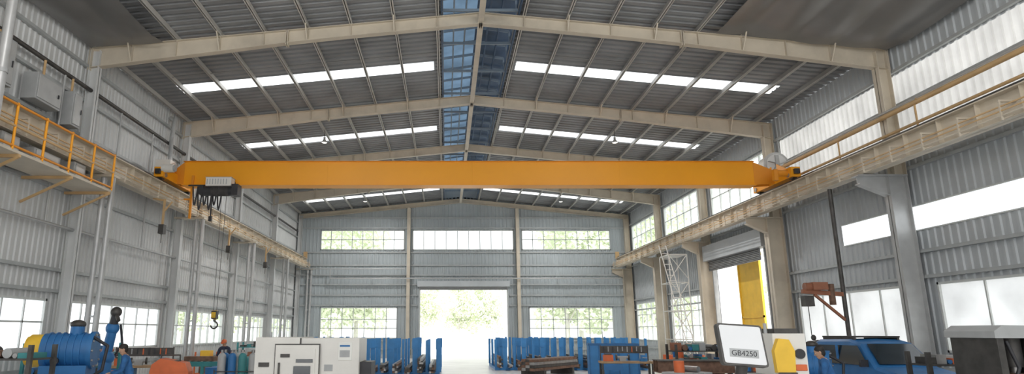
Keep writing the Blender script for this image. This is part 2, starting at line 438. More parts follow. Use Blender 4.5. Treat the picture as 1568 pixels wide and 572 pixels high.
for k,y in enumerate(FR):
    b=B('portal_frame')
    rafter(b,y,k==len(FR)-1)
    def hcol(x0,x1,z0,z1,m,w=0.17,t=0.025):
        b.box(x0,x0+t,y-w,y+w,z0,z1,m); b.box(x1-t,x1,y-w,y+w,z0,z1,m); b.box(x0,x1,y-0.012,y+0.012,z0,z1,m)
    hcol(XL+0.17,XL+0.5,0,ztop(XL+0.3)-0.1,'wall',w=0.12)
    for dx in (-0.15,0.13):
        b.tube((-11.05+dx,y,0),(-11.05+dx,y,6.95),0.09,'pipe',n=16)
    for kk in range(5): b.box(-11.2,-10.92,y-0.03,y+0.03,1.2+kk*1.25,1.26+kk*1.25,'pipe')
    b.box(XL+0.17,-10.8,y-0.2,y+0.2,6.93,7.01,'cream')
    m='cream' if k>=4 else 'pipe'
    cx0=14.3 if k>=4 else 14.4
    hcol(cx0,15.02,0,7.0,m,w=0.2 if k>=4 else 0.15)
    hcol(14.62,15.02,7.0,ztop(15.0)-0.1,'cream',w=0.17)
    b.prism([(13.45,6.98),(cx0,6.98),(cx0,6.35),(13.45,6.75)],'y',y-0.012,y+0.012,m)
    b.box(13.4,15.02,y-0.18,y+0.18,6.96,7.01,m)
    b.prism([(13.45,6.7),(cx0,6.3),(cx0,6.33),(13.45,6.73)],'y',y-0.13,y+0.13,m)
    b.box(14.2,15.04,y-0.3,y+0.3,0,0.04,'dark')
    b.done()
for y in (20.9,28.95):
    b=B('wall_downpipe'); b.tube((14.85,y,0.0),(14.85,y,6.9),0.12,'black' if y>25 else 'dark',n=16)
    for z in (1,3,5): b.box(14.85,XR-0.05,y-0.03,y+0.03,z,z+0.05,'dark')
    b.done()
for x in (-3.05,5.85):
    b=B('gable_column')
    y=Y1-0.35
    b.box(x-0.13,x+0.13,y-0.17,y-0.15,0,ztop(x)-0.4,'cream'); b.box(x-0.13,x+0.13,y+0.15,y+0.17,0,ztop(x)-0.4,'cream'); b.box(x-0.01,x+0.01,y-0.15,y+0.15,0,ztop(x)-0.4,'cream')
    b.done()
b=B('gable_wall_pipe')
yp=Y1-0.72
b.tube((-9.3,yp,6.2),(14.0,yp,6.2),0.05,'pipe'); b.tube((-11.8,yp,6.95),(-3.3,yp,6.95),0.04,'pipe')
for x in (-9.3,-6,-0.3,3,9,12,14.0): b.tube((x,yp,6.2),(x,Y1-0.15,6.2),0.03,'pipe')
b.tube((-9.3,yp,6.2),(-9.3,yp,6.95),0.04,'pipe'); b.done()

# ------------------------------------------------------------ crane runways
def runway(name,x,side):
    b=B(name); z0,z1=7.03,7.75; ya,yb=Y0+0.5,Y1-0.9
    b.box(x-0.01,x+0.01,ya,yb,z0,z1,'cream'); b.box(x-0.17,x+0.17,ya,yb,z0,z0+0.025,'cream'); b.box(x-0.2,x+0.2,ya,yb,z1-0.03,z1,'cream')
    y=ya
    while y<yb:
        b.box(x-0.15,x+0.15,y,y+0.015,z0,z1,'cream'); y+=1.32
    b.box(x-0.035,x+0.035,ya,yb,z1,z1+0.12,'dark')
    b.box(x-0.15,x+0.15,yb-0.1,yb,z1,z1+0.55,'tan')
    xo=XL+0.6 if side<0 else 14.55
    b.box(min(x+side*0.2,xo),max(x+side*0.2,xo),ya,yb,z1-0.05,z1-0.02,'cream')
    for k in range(3):
        b.box(x-side*0.42-0.015,x-side*0.42+0.015,ya,yb,z0+0.02+k*0.11,z0+0.05+k*0.11,'tan' if k else 'cream')
    y=ya+0.6
    while y<yb:
        b.beam((x,y,z0+0.4),(x-side*0.45,y,z0+0.4),0.05,0.05,'cream'); b.beam((x-side*0.42,y,z0+0.4),(x-side*0.42,y,z0-0.08),0.04,0.04,'cream')
        b.beam((x-side*0.42,y,z0-0.05),(x-side*0.1,y,z0+0.05),0.03,0.03,'cream')
        y+=1.3
    return b.done()
RLX,RRX=-11.3,13.75
runway('crane_runway_beam',RLX,-1); runway('crane_runway_beam',RRX,1)
def rail(name,x,ya,yb,zb,m,n,h=1.15):
    b=B(name)
    for k in range(n+1):
        y=ya+(yb-ya)*k/n; b.tube((x,y,zb),(x,y,zb+h),0.03,m,n=8)
    b.tube((x,ya,zb+h),(x,yb,zb+h),0.08,m,n=10); b.tube((x,ya,zb+h*0.45),(x,yb,zb+h*0.45),0.05,m,n=8)
    b.tube((x+0.08,ya,zb+h*0.45-0.13),(x+0.08,yb,zb+h*0.45-0.13),0.03,'cream',n=8)
    b.tube((x+0.1,ya,zb+h+0.18),(x+0.1,yb,zb+h+0.18),0.04,'pipe',n=8)
    for k in range(n+1):
        y=ya+(yb-ya)*k/n; b.tube((x,y,zb+h),(x+0.1,y,zb+h+0.18),0.02,m,n=6)
    b.box(x-0.01,x+0.01,ya,yb,zb,zb+0.1,m); return b.done()
rail('walkway_handrail',14.45,-5,26.6,7.75,'tan',8)
b=B('maintenance_platform')
b.box(-11.8,-10.7,8.0,20.0,6.35,6.42,'cream') 
for y in (8.1,10.5,13.2,15.5,17.8,19.9):
    b.beam((XL+0.2,y,5.6),(-10.7,y,6.3),0.06,0.06,'tan'); b.box(XL+0.17,-10.7,y-0.05,y+0.05,6.27,6.35,'tan')
for k in range(11):
    y=8+1.2*k; b.tube((-10.72,y,6.4),(-10.72,y,7.6),0.035,'yellow',n=8)
for z in (6.5,7.0,7.55): b.tube((-10.72,8,z),(-10.72,20,z),0.035,'yellowd' if z!=7.0 else 'tan',n=8)
for y,w,h in ((9.5,0.8,0.5),(13.8,0.9,0.55),(15.3,0.7,0.5),(16.6,1.2,0.45),(18.5,0.6,0.55)):
    b.box(-11.7,-11.1,y,y+w,6.42,6.42+h,'grey'); b.box(-11.1,-11.08,y+0.08,y+w-0.08,6.5,6.38+h,'pipe')
b.done()
b=B('switch_cabinet')
for k,(y,z,w,h) in enumerate(((12.9,8.9,1.0,0.8),(15.4,8.4,0.8,1.3),(17.2,8.5,1.2,0.8),(19.0,8.3,0.5,1.1))):
    b.box(XL+0.17,XL+0.6,y,y+w,z,z+h,'grey'); b.box(XL+0.6,XL+0.63,y+0.06,y+w-0.06,z+0.06,z+h-0.06,'pipe'); b.box(XL+0.63,XL+0.66,y+w*0.8,y+w*0.85,z+h*0.4,z+h*0.55,'black')
    b.tube((XL+0.35,y+w/2,z+h),(XL+0.35,y+w/2,9.9 if z+h<9.9 else z+h+0.1),0.04,'tan',n=8)
b.done(bevel=0.02)
b=B('wall_conduit')
for z,r,m in ((9.95,0.07,'dark'),(8.05,0.07,'tan'),(8.22,0.04,'pipe'),(5.2,0.05,'pipe')):
    b.tube((XL+0.3,8,z),(XL+0.3,Y1-1,z),r,m,n=8)
for y in (11,14.6,16.3,18.9,22.5,25.1,30.7): b.tube((XL+0.3,y,5.2),(XL+0.3,y,9.9),0.035,'pipe',n=8)
b.done()
b=B('roof_downpipe')
b.tube((-10.55,14.2,0.0),(-10.55,14.2,11.4),0.12,'pipe',n=16)
for z in (1,4,8,10.5): b.tube((-10.55,14.2,z),(-10.55,14.2,z+0.1),0.14,'grey',n=16)
b.done()
b=B('roof_downpipe')
b.path([(-11.9,26.8,11.2),(-11.9,26.6,10.2),(-11.7,26.2,9.2),(-11.7,26.2,7.9)],0.09,'pipe',n=12); b.tube((-11.9,26.8,11.0),(XL+0.15,26.8,11.2),0.09,'pipe'); b.done()

# ------------------------------------------------------------ overhead crane
YC=26.0
b=B('overhead_crane')
gx0,gx1=-10.85,12.75; gz0,gz1=7.93,8.9
b.box(gx0,gx1,YC-0.25,YC+0.25,gz0,gz1,'yellow')
b.box(gx0-0.05,gx1+0.05,YC-0.33,YC+0.33,gz1,gz1+0.03,'yellowd'); b.box(gx0-0.05,gx1+0.05,YC-0.33,YC+0.33,gz0-0.035,gz0,'yellow')
for x in (-4.9,1.1,7.2): b.box(x-0.015,x+0.015,YC-0.254,YC+0.254,gz0,gz1,'yellow')
for rx,sg in ((RLX,-1),(RRX,1)):
    b.box(rx-0.18,rx+0.18,YC-1.6,YC+1.6,7.95,8.35,'yellow')
    for yy in (YC-1.35,YC+1.35):
        b.tube((rx-0.09,yy,8.06),(rx+0.09,yy,8.06),0.19,'dark',n=24); b.tube((rx-0.22,yy,8.06),(rx+0.22,yy,8.06),0.09,'steel',n=16)
    for yy in (YC-1.72,YC+1.6): b.box(rx-0.1,rx+0.1,yy,yy+0.12,8.05,8.25,'black')
    ge=gx0 if sg<0 else gx1
    b.prism([(ge,gz1),(ge,gz0),(rx-sg*0.1,gz0+0.05),(rx+sg*0.15,8.4)],'y',YC-0.25,YC-0.22,'yellowd')
    b.prism([(ge,gz1),(ge,gz0),(rx-sg*0.1,gz0+0.05),(rx+sg*0.15,8.4)],'y',YC+0.22,YC+0.25,'yellowd')
    for s2 in (-1,1):
        b.prism([(YC+s2*0.25,8.35),(YC+s2*1.1,8.35),(YC+s2*0.25,8.8)],'x',rx-0.03,rx+0.03,'yellow')
for rx in (RLX,):
    b.box(rx-0.35,rx+0.25,YC-1.2,YC-0.7,8.4,8.75,'white'); b.tube((rx+0.1,YC-1.5,8.3),(rx+0.55,YC-1.5,8.3),0.16,'white',n=20); b.tube((rx+0.55,YC-1.5,8.3),(rx+0.62,YC-1.5,8.3),0.13,'grey',n=20)
b.tube((RRX-0.6,YC-1.3,8.15),(RRX-0.15,YC-1.3,8.15),0.13,'yellowd',n=20)
b.box(RRX-0.75,RRX-0.6,YC-1.4,YC-1.2,7.85,8.3,'yellowd')
hx=-9.05; hy=YC-0.75
b.box(hx-0.6,hx+0.42,hy-0.25,hy+0.2,7.72,8.06,'white'); b.box(hx-0.62,hx+0.44,hy-0.27,hy+0.22,8.06,8.08,'grey')
for k in range(8): b.box(hx-0.55+k*0.11,hx-0.52+k*0.11,hy-0.265,hy-0.25,7.78,8.0,'grey')
b.tube((hx-0.75,hy,7.55),(hx+0.5,hy,7.55),0.2,'black',n=24)
for k in range(14): b.tube((hx-0.4+k*0.05,hy,7.55),(hx-0.37+k*0.05,hy,7.55),0.215,'dark',n=20)
b.box(hx+0.45,hx+0.7,hy-0.24,hy+0.24,7.34,7.8,'black'); b.box(hx-0.9,hx-0.7,hy-0.2,hy+0.2,7.4,7.74,'black')
for x in (hx-0.45,hx+0.3):
    b.box(x-0.06,x+0.06,hy+0.1,YC+0.4,7.62,7.7,'black')
    for yy in (YC-0.36,YC+0.36):
        b.box(x-0.06,x+0.06,yy-0.02,yy+0.02,7.65,8.08,'black'); b.tube((x,yy-0.05*(1 if yy>YC else -1),7.98),(x,yy,7.98),0.08,'dark',n=16)
for k in range(6):
    xa=hx-1.3+k*0.2
    pts=[(xa+0.2*t,YC-0.45,7.8-0.95*math.sin(math.pi*t)*(0.8+0.2*(k%2))) for t in [j/8 for j in range(9)]]
    b.path(pts,0.032,'black',n=6)
b.box(hx-1.5,hx-0.1,YC-0.47,YC-0.42,7.82,7.88,'black')
b.tube((hx-0.35,hy-0.1,7.4),(hx-0.35,hy-0.1,6.5),0.03,'black',n=6); b.box(hx-0.41,hx-0.29,hy-0.14,hy-0.06,6.3,6.5,'black')
b.beam((-10.45,YC-0.3,8.3),(-10.45,YC-0.3,6.5),0.09,0.09,'yellowd'); b.beam((-10.75,YC-0.3,7.3),(-10.45,YC-0.3,7.3),0.07,0.07,'yellowd')
for dx in (-0.1,0.1): b.tube((hx+dx+0.1,hy,7.5),(hx+dx*0.6+0.1,hy,2.78),0.011,'dark',n=6)
hz=2.55
b.tube((hx+0.02,hy-0.0,hz+0.1),(hx+0.18,hy,hz+0.1),0.17,'amber',n=20)
b.box(hx+0.0,hx+0.2,hy-0.13,hy+0.13,hz-0.05,hz+0.25,'black')
b.tube((hx+0.1,hy,hz-0.15),(hx+0.1,hy,hz-0.05),0.05,'dark')
pts=[(hx+0.1+0.13*math.sin(a),hy,hz-0.28+0.13*math.cos(a)) for a in [math.radians(d) for d in range(0,271,22)]]
b.path(pts,0.032,'dark',n=8)
b.done(bevel=0.008)

for (y,z,w) in ((24.2,6.0,0.25),(31.8,6.2,0.18),(38.5,6.1,0.2)):
    b=B('wall_bracket_hoist')
    b.beam((-10.85,y,7.0),(-10.85,y,z),0.07,0.07,'tan'); b.beam((-10.85,y,z+0.5),(-10.55,y,z+0.9),0.05,0.05,'tan'); b.box(-10.95,-10.75,y-w/2,y+w/2,z-0.35,z,'dark')
    b.tube((-10.85,y,z-0.35),(-10.85,y,z-0.7),0.015,'dark',n=6); b.beam((-10.9,y,z+0.95),(-11.3,y,7.03),0.07,0.07,'tan')
    b.done()
b=B('exhaust_fan')
fx,fy,fz=14.5,27.5,9.15
b.tube((fx,fy-0.3,fz),(fx,fy+0.35,fz),0.52,'white',n=32); b.tube((fx,fy-0.36,fz),(fx,fy-0.3,fz),0.56,'pipe',n=32)
b.tube((fx,fy-0.38,fz),(fx,fy-0.34,fz),0.46,'wall',n=32)
for k in range(5):
    a=2*math.pi*k/5; b.beam((fx+0.08*math.cos(a),fy-0.4,fz+0.08*math.sin(a)),(fx+0.42*math.cos(a+0.3),fy-0.42,fz+0.42*math.sin(a+0.3)),0.16,0.02,'grey')
b.tube((fx,fy-0.46,fz),(fx,fy-0.36,fz),0.1,'grey')
b.beam((fx,fy,fz-0.5),(fx,fy,7.73),0.12,0.12,'tan'); b.beam((fx,fy,fz),(XR-0.18,fy,fz),0.1,0.1,'pipe')
b.done()
b=B('jib_hoist')
b.tube((13.5,22,0),(13.5,22,6.9),0.07,'dark'); b.box(13.25,13.75,21.75,22.25,0,0.04,'dark')
b.beam((13.5,22,3.25),(12.1,22,3.35),0.12,0.14,'brown'); b.beam((13.45,22,2.4),(12.5,22,3.25),0.08,0.08,'brown')
b.box(12.4,12.9,21.8,22.2,3.4,3.65,'brown'); b.tube((12.2,22,3.5),(12.7,22,3.5),0.14,'brown',n=16); b.box(12.1,12.4,21.85,22.15,2.85,3.2,'dark'); b.tube((12.25,22,2.85),(12.25,22,1.9),0.015,'dark',n=6)
b.tube((13.1,22,2.9),(13.1,22,3.6),0.1,'rust',n=12); b.ell((12.3,22,1.82),(0.08,0.08,0.1),'dark')
b.done()
b=B('scaffold_tower')
x0,x1,y0,y1=12.95,14.0,37.2,38.8
for x in (x0,x1):
    for y in (y0,y1): b.tube((x,y,0),(x,y,6.4),0.03,'white',n=8)
for k in range(4):
    z=1.6*k
    for y in (y0,):
        b.tube((x0,y,z+0.2),(x1,y,z+1.6),0.022,'white',n=6); b.tube((x1,y,z+0.2),(x0,y,z+1.6),0.022,'white',n=6)
    for y in (y0,y1): b.tube((x0,y,z+1.6),(x1,y,z+1.6),0.025,'white',n=6)
    for x in (x0,x1): b.tube((x,y0,z+1.6),(x,y1,z+1.6),0.025,'white',n=6)
b.box(x0,x1,y0,y1,6.38,6.44,'white')
for dx in (0,0.4): b.tube((13.55+dx,36.2,0),(12.35+dx,37.0,6.9),0.03,'white',n=6)
for k in range(22):
    t=k/22; b.tube((13.55-1.2*t,36.2+0.8*t,6.9*t+0.15),(13.95-1.2*t,36.2+0.8*t,6.9*t+0.15),0.018,'white',n=6)
b.done()

# ------------------------------------------------------------ lamps
for (x,y) in ((-6.3,0),(8.8,0),(-6.3,9),(8.8,9),(-6.2,31.3),(8.6,31.3),(-6.0,46.5),(8.5,46.5)):  # first four are out of view, added to light the near hall
    e=D.objects.new('high_bay_lamp',None); C.collection.objects.link(e); e.location=(x,y,ztop(x)-0.6)
    b=B('housing'); b.tube((0,0,0.2),(0,0,0.6),0.015,'dark',n=6); b.tube((0,0,0.08),(0,0,0.22),0.06,'grey',n=16)
    b.tube((0,0,-0.06),(0,0,0.1),0.15,'grey',r1=0.06,n=24); b.tube((0,0,-0.065),(0,0,-0.06),0.13,'lampw',n=24); b.done(parent=e)
    if y>20:
        l=D.lights.new('lamp_light','AREA'); l.shape='DISK'; l.size=0.4; l.energy=400
    else:
        l=D.lights.new('lamp_light','POINT'); l.energy=430; l.shadow_soft_size=0.3
    l.color=(1.0,0.98,0.96)
    lo=D.objects.new('bulb',l); C.collection.objects.link(lo); lo.location=(0,0,-0.12 if y>20 else -0.8); lo.parent=e

# ------------------------------------------------------------ racks
def rack(x0,x1,rows,loc,barseed,barx=None):
    rnd=random.Random(barseed)
    b=B('bar_storage_rack'); n=int((x1-x0)/0.5)
    for y in rows:
        b.box(x0,x1,y-0.07,y+0.07,0,0.14,'rackblue')
        for k in range(n+1):
            x=x0+(x1-x0)*k/n
            w=0.12 if k%2 else 0.06
            b.box(x-w,x+w,y-0.05,y+0.05,0.14,1.62+0.05*(k%3),'rackblue')
            if k%2: b.box(x-w-0.02,x+w+0.02,y-0.07,y-0.05,1.2,1.68,'rackblue')
    for x in (x0,x1): b.box(x-0.04,x+0.04,rows[0],rows[-1],0.0,0.14,'rackblue')
    for k in range(n):
        xa=x0+(x1-x0)*k/n+0.14; xb=x0+(x1-x0)*(k+1)/n-0.14
        h=rnd.uniform(0.25,0.75); z=0.14
        while z<h:
            r=rnd.choice([0.03,0.045,0.06]); 
            x=xa+r
            ya=rows[0]-rnd.uniform(0.3,1.2); yb=rows[-1]+rnd.uniform(0.3,0.8)
            while x+r<xb:
                b.box(x-r*0.95,x+r*0.95,ya,yb,z,z+1.9*r,rnd.choice(['dark','rust','steel','dark']))
                x+=2*r
            z+=2*r
    return b.done()
rack(-4.35,-0.35,(31.8,34.2,36.6),None,1)
rack(2.7,10.9,(36.0,38.5,41.0),None,2)
rack(-9.0,-5.4,(40.5,43.0),None,3)
b=B('blue_steel_bin')
w,d,h=2.1,1.3,1.5
b.box(-w/2,w/2,-d/2,d/2,0.12,0.2,'blue')
for s in (-1,1):
    b.box(-w/2,w/2,s*d/2-0.03,s*d/2+0.03,0.15,h,'rackblue'); b.box(s*w/2-0.03,s*w/2+0.03,-d/2,d/2,0.15,h,'rackblue')
    b.box(-w/2-0.05,w/2+0.05,s*d/2-0.06,s*d/2+0.06,h-0.08,h,'blue'); b.box(s*w/2-0.06,s*w/2+0.06,-d/2,d/2,h-0.08,h,'blue')
    for k in range(6): x=-w/2+w*k/5; b.box(x-0.03,x+0.03,s*d/2-0.07,s*d/2+0.07,0.15,h,'blue')
    b.box(s*0.8-0.08,s*0.8+0.08,-d/2,d/2,0,0.12,'blue')
b.done(loc=(7.5,29.8,0),rot=-0.15)

# ------------------------------------------------------------ CNC lathe (white)
b=B('cnc_lathe')
b.box(-1.22,1.22,-0.6,0.9,0.15,1.86,'white'); b.box(-1.25,-0.2,-0.66,0.92,0.15,1.88,'white'); b.box(-1.1,1.1,-0.5,0.8,0,0.15,'dark')
b.box(-0.78,0.3,-0.675,-0.66,0.42,1.73,'dark'); b.box(-0.75,0.28,-0.72,-0.67,0.45,1.7,'white'); b.box(-0.68,0.2,-0.74,-0.72,0.55,1.62,'white')
b.box(-0.25,0.15,-0.755,-0.74,1.3,1.38,'carglass'); b.box(-0.62,-0.4,-0.76,-0.74,1.42,1.5,'dark'); b.box(-0.3,0.1,-0.76,-0.74,1.0,1.22,'carglass')
b.box(-0.66,-0.62,-0.79,-0.74,0.9,1.3,'dark')
b.box(-0.19,-0.17,-0.63,-0.6,0.2,1.86,'dark')
b.box(-1.15,-0.9,-0.68,-0.66,1.2,1.3,'dark'); b.box(-1.24,-0.85,-0.675,-0.66,0.78,0.8,'dark')
b.box(0.72,1.05,-0.615,-0.6,1.35,1.76,'paper'); b.box(0.76,1.0,-0.62,-0.615,1.66,1.7,'blue'); b.box(0.76,1.0,-0.62,-0.615,1.42,1.58,'grey')
b.box(0.4,0.6,-0.612,-0.6,1.1,1.25,'grey')
b.box(0.33,1.2,-0.615,-0.6,0.4,1.0,'grey'); b.box(1.22,1.5,-0.4,0.5,0.0,1.3,'black')
b.tube((-1.0,-0.3,1.88),(-1.0,-0.3,2.0),0.04,'grey'); 
b.done(loc=(-3.3,16.4,0),bevel=0.03)

# ------------------------------------------------------------ sawing-machine control panel
e=D.objects.new('machine_control_panel',None); C.collection.objects.link(e); e.location=(3.22,7.2,0)
b=B('stand'); b.tube((0,0.1,0),(0,0.1,1.75),0.04,'grey',n=16); b.tube((0,0.1,0),(0,0.1,0.03),0.25,'grey',n=24); b.tube((0,0.1,1.5),(0.02,0.0,1.75),0.06,'dark'); b.done(parent=e)
b=B('panel')
def rr(w,h,r,n=5):
    pts=[]
    for cx,cy,a0 in ((w-r,h-r,0),(-w+r,h-r,90),(-w+r,-h+r,180),(w-r,-h+r,270)):
        for k in range(n+1):
            a=math.radians(a0+90*k/n); pts.append((cx+r*math.cos(a)-0.12*(cy+r*math.sin(a)),cy+r*math.sin(a)))
    return pts
b.prism(rr(0.235,0.22,0.03),'y',-0.05,0.06,'dark'); b.prism(rr(0.215,0.2,0.02),'y',-0.058,-0.05,'screen')
b.box(-0.14,0.16,-0.0595,-0.0575,-0.135,-0.045,'grey')
o=b.done(parent=e); o.location=(0,0,1.86); o.rotation_euler=(math.radians(-8),math.radians(4),math.radians(-6))
tx=D.curves.new('label','FONT'); tx.body='GB4250'; tx.size=0.08; tx.align_x='CENTER'; tx.extrude=0.001
to=D.objects.new('label',tx); C.collection.objects.link(to); to.parent=o; to.location=(0.01,-0.061,-0.118); to.rotation_euler=(math.radians(90),0,0); tx.materials.append(M['black'])

b=B('band_saw_machine')
b.box(-0.35,0.45,-0.3,0.5,0,1.3,'grey'); b.box(-0.2,0.35,-0.32,0.4,1.3,1.98,'white'); b.prism([(-0.22,1.35),(0.08,1.35),(0.1,1.7),(0.02,1.88),(-0.15,1.9),(-0.24,1.7)],'y',-0.42,-0.32,'amber')
b.tube((0.22,-0.36,1.65),(0.22,-0.32,1.65),0.08,'black',n=24); b.box(-0.1,0.3,-0.2,0.3,1.98,2.06,'dark'); b.box(0.13,0.32,-0.34,-0.32,1.38,1.48,'orange')
b.box(-0.22,0.1,-0.44,-0.42,1.3,1.36,'dark'); b.tube((-0.15,0,1.98),(-0.15,0,2.15),0.03,'grey')
b.done(loc=(5.65,11.3,0),bevel=0.03)

def pump(loc,rot,bm,cm,sc=1.0):
    b=B('hydraulic_machine'); b.T=Matrix.Scale(sc,4)
    b.box(-0.6,0.6,-0.5,0.5,0,0.25,'dark'); b.box(-0.5,0.4,-0.4,0.4,0.25,1.1,bm)
    b.tube((-0.55,0,1.4),(0.35,0,1.4),0.36,bm,n=28); b.tube((0.35,0,1.4),(0.45,0,1.4),0.40,bm,n=28); b.tube((-0.8,0,1.4),(-0.55,0,1.4),0.34,cm,n=28)
    b.tube((-0.86,0,1.4),(-0.8,0,1.4),0.3,cm,n=28)
    for k in range(10):
        a=2*math.pi*k/10; b.tube((0.45,0.34*math.cos(a),1.4+0.34*math.sin(a)),(0.48,0.34*math.cos(a),1.4+0.34*math.sin(a)),0.025,'steel',n=8)
    for k in range(6): b.tube((-0.45+k*0.13,0,1.4),(-0.42+k*0.13,0,1.4),0.385,bm,n=28)
    b.tube((0.05,0,1.6),(0.05,0,1.95),0.14,bm,n=20); b.ell((0.05,0,1.95),(0.16,0.16,0.1),'dark'); b.path([(0.4,-0.3,0.8),(0.7,-0.35,1.0),(0.75,-0.3,1.5),(0.4,-0.2,1.7)],0.035,'black')
    b.box(-0.3,0.1,-0.43,-0.4,0.6,0.9,'grey'); b.tube((-0.2,-0.4,1.2),(-0.2,-0.48,1.2),0.08,'black',n=16)
    return b.done(loc=loc,rot=rot,bevel=0.015)
pump((-9.05,16,0),0.25,'blue','amber',1.12)
pump((8.6,15.6,0),-0.6,'blue','steel',0.88)
pump((-5.9,20.6,0),0.5,'teal','steel',0.72)
pump((12.9,22.9,0),-0.3,'orange','blue',0.85)
b=B('welding_manipulator')
b.box(-0.3,0.3,-0.3,0.3,0,0.2,'dark'); b.tube((0,0,0.2),(0,0,1.3),0.16,'blue',n=20); b.ell((0,0,1.35),(0.22,0.2,0.2),'blue'); b.tube((0,0,1.4),(0.12,-0.05,2.05),0.13,'blue',r1=0.12,n=16)
b.ell((0.12,-0.05,2.1),(0.17,0.16,0.17),'blue'); b.tube((0.12,-0.05,2.1),(0.2,-0.1,2.5),0.12,'black',r1=0.09,n=16); b.ell((0.2,-0.1,2.52),(0.14,0.14,0.14),'dark'); b.tube((0.2,-0.1,2.5),(0.38,-0.3,2.3),0.05,'dark')
b.path([(0.1,0.15,1.3),(0.35,0.1,1.7),(0.3,0,2.2)],0.03,'black')
b.done(loc=(-8.95,17.4,0))
def stock_shelf(loc,w,d,h,rnd,rot=0,fm='dark'):
    b=B('steel_stock_shelf')
    for x in (-w/2,w/2):
        for y in (-d/2,d/2): b.box(x-0.04,x+0.04,y-0.04,y+0.04,0,h,fm)
    for z in [0.3,h*0.5,h*0.85]:
        b.box(-w/2,w/2,-d/2,d/2,z-0.04,z,fm); x=-w/2+0.08
        while x<w/2-0.15:
            ww=rnd.uniform(0.08,0.3); hh=rnd.uniform(0.08,0.32); m=rnd.choice(['rust','dark','steel','brown','dark','grey','teal','orange','blue'])
            if rnd.random()<0.5: b.box(x,x+ww*0.9,-d/2*0.8,d/2*0.7,z,z+hh,m)
            else: b.tube((x+ww/2,-d*0.4,z+ww/2*0.9),(x+ww/2,d*0.4,z+ww/2*0.9),ww/2*0.9,m,n=16)
            x+=ww
    return b.done(loc=loc,rot=rot)
rr_=random.Random(5)
stock_shelf((-9.3,13.6,0),2.0,0.8,1.75,rr_)
stock_shelf((-10.6,18.8,0),2.2,0.9,1.7,rr_,0.1,'teal')
stock_shelf((12.0,24.8,0),2.4,0.9,1.5,rr_,0,'dark')
stock_shelf((11.6,30.0,0),2.2,0.9,1.5,rr_,0,'blue')
stock_shelf((-9.4,34.0,0),2.4,0.9,1.5,rr_,0.0,'teal')
stock_shelf((9.6,25.3,0),2.0,0.8,1.55,rr_,0.1,'dark')
stock_shelf((-6.6,30.2,0),2.2,0.8,1.35,rr_,0.1,'orange')
stock_shelf((13.2,14.2,0),1.6,0.8,1.9,rr_,0.2,'dark')
stock_shelf((10.6,13.9,0),1.3,0.7,1.6,rr_,-0.1,'dark')
def drums(loc,n,m,seed):
    b=B('oil_drum_group')
    for k in range(n):
        x=(k%3)*0.64; y=(k//3)*0.64
        b.tube((x,y,0),(x,y,0.88),0.29,m,n=28)
        for z in (0.02,0.3,0.59,0.86): b.tube((x,y,z-0.015),(x,y,z+0.015),0.3,m,n=28)
        b.tube((x+0.15,y,0.88),(x+0.15,y,0.9),0.03,'black',n=10)
    return b.done(loc=loc)
drums((-7.6,21.8,0),5,'blue',1); drums((11.4,33.2,0),6,'orange',2); drums((-10.3,30.2,0),4,'teal',3)
def cylinders(loc,ms):
    b=B('gas_cylinder_group')
    for k,m in enumerate(ms):
        x=(k%4)*0.3; y=(k//4)*0.3
        b.tube((x,y,0),(x,y,1.3),0.115,m,n=20); b.ell((x,y,1.3),(0.115,0.115,0.12),m); b.tube((x,y,1.38),(x,y,1.5),0.04,'steel',n=12); b.tube((x-0.05,y,1.47),(x+0.05,y,1.47),0.02,'dark',n=8)
    b.tube((-0.15,-0.14,0.9),(1.05,-0.14,0.9),0.015,'dark',n=6); b.tube((-0.15,-0.14,0),(-0.15,-0.14,0.95),0.02,'dark',n=6); b.tube((1.05,-0.14,0),(1.05,-0.14,0.95),0.02,'dark',n=6)
    return b.done(loc=loc)
cylinders((-6.5,19.2,0),['grey','blue','teal','grey','blue','grey']); cylinders((8.6,19.0,0),['blue','orange','grey','blue']); cylinders((13.0,20.4,0),['orange','teal','grey'])
def workbench(loc,rot,seed):
    r=random.Random(seed); b=B('workbench')
    b.box(-1.0,1.0,-0.4,0.4,0.85,0.92,'wood')
    for x in (-0.92,0.92):
        for y in (-0.33,0.33): b.box(x-0.04,x+0.04,y-0.04,y+0.04,0,0.85,'dark')
    b.box(-0.9,0.9,-0.3,0.3,0.25,0.29,'dark'); b.box(-0.9,-0.2,-0.38,0.3,0.6,0.84,'blue')
    b.box(0.5,0.75,-0.2,0.1,0.92,1.02,'rackblue'); b.box(0.55,0.7,-0.22,-0.14,1.0,1.15,'rackblue'); b.box(0.55,0.7,-0.04,0.04,1.0,1.15,'rackblue'); b.tube((0.62,-0.4,1.06),(0.62,-0.2,1.06),0.02,'steel',n=8); b.tube((0.52,-0.38,1.06),(0.72,-0.38,1.06),0.012,'steel',n=8)
    b.box(-0.25,0.0,-0.1,0.1,0.92,1.08,'grey'); b.tube((-0.38,0,1.06),(-0.33,0,1.06),0.11,'dark',n=20); b.tube((0.08,0,1.06),(0.13,0,1.06),0.11,'dark',n=20); b.tube((-0.33,0,1.06),(0.08,0,1.06),0.05,'grey',n=12)
    b.box(-0.85,-0.5,-0.2,0.15,0.92,1.15,r.choice(['orange','teal','amber'])); b.box(-0.8,-0.55,-0.15,0.1,1.15,1.2,'dark')
    for x in (-0.9,0.9): b.box(x-0.02,x+0.02,0.34,0.38,0.92,1.5,'dark')
    b.box(-0.9,0.9,0.35,0.37,1.2,1.48,'dark')
    for k in range(9): b.box(-0.8+k*0.18,-0.76+k*0.18,0.31,0.34,1.24+r.uniform(0,0.05),1.45,r.choice(['grey','orange','steel','black']))
    return b.done(loc=loc,rot=rot)
workbench((-4.9,23.2,0),0.1,1); workbench((12.3,27.6,0),-0.15,2); workbench((-10.2,22.3,0),0.3,3); workbench((6.9,25.4,0),-0.1,4)
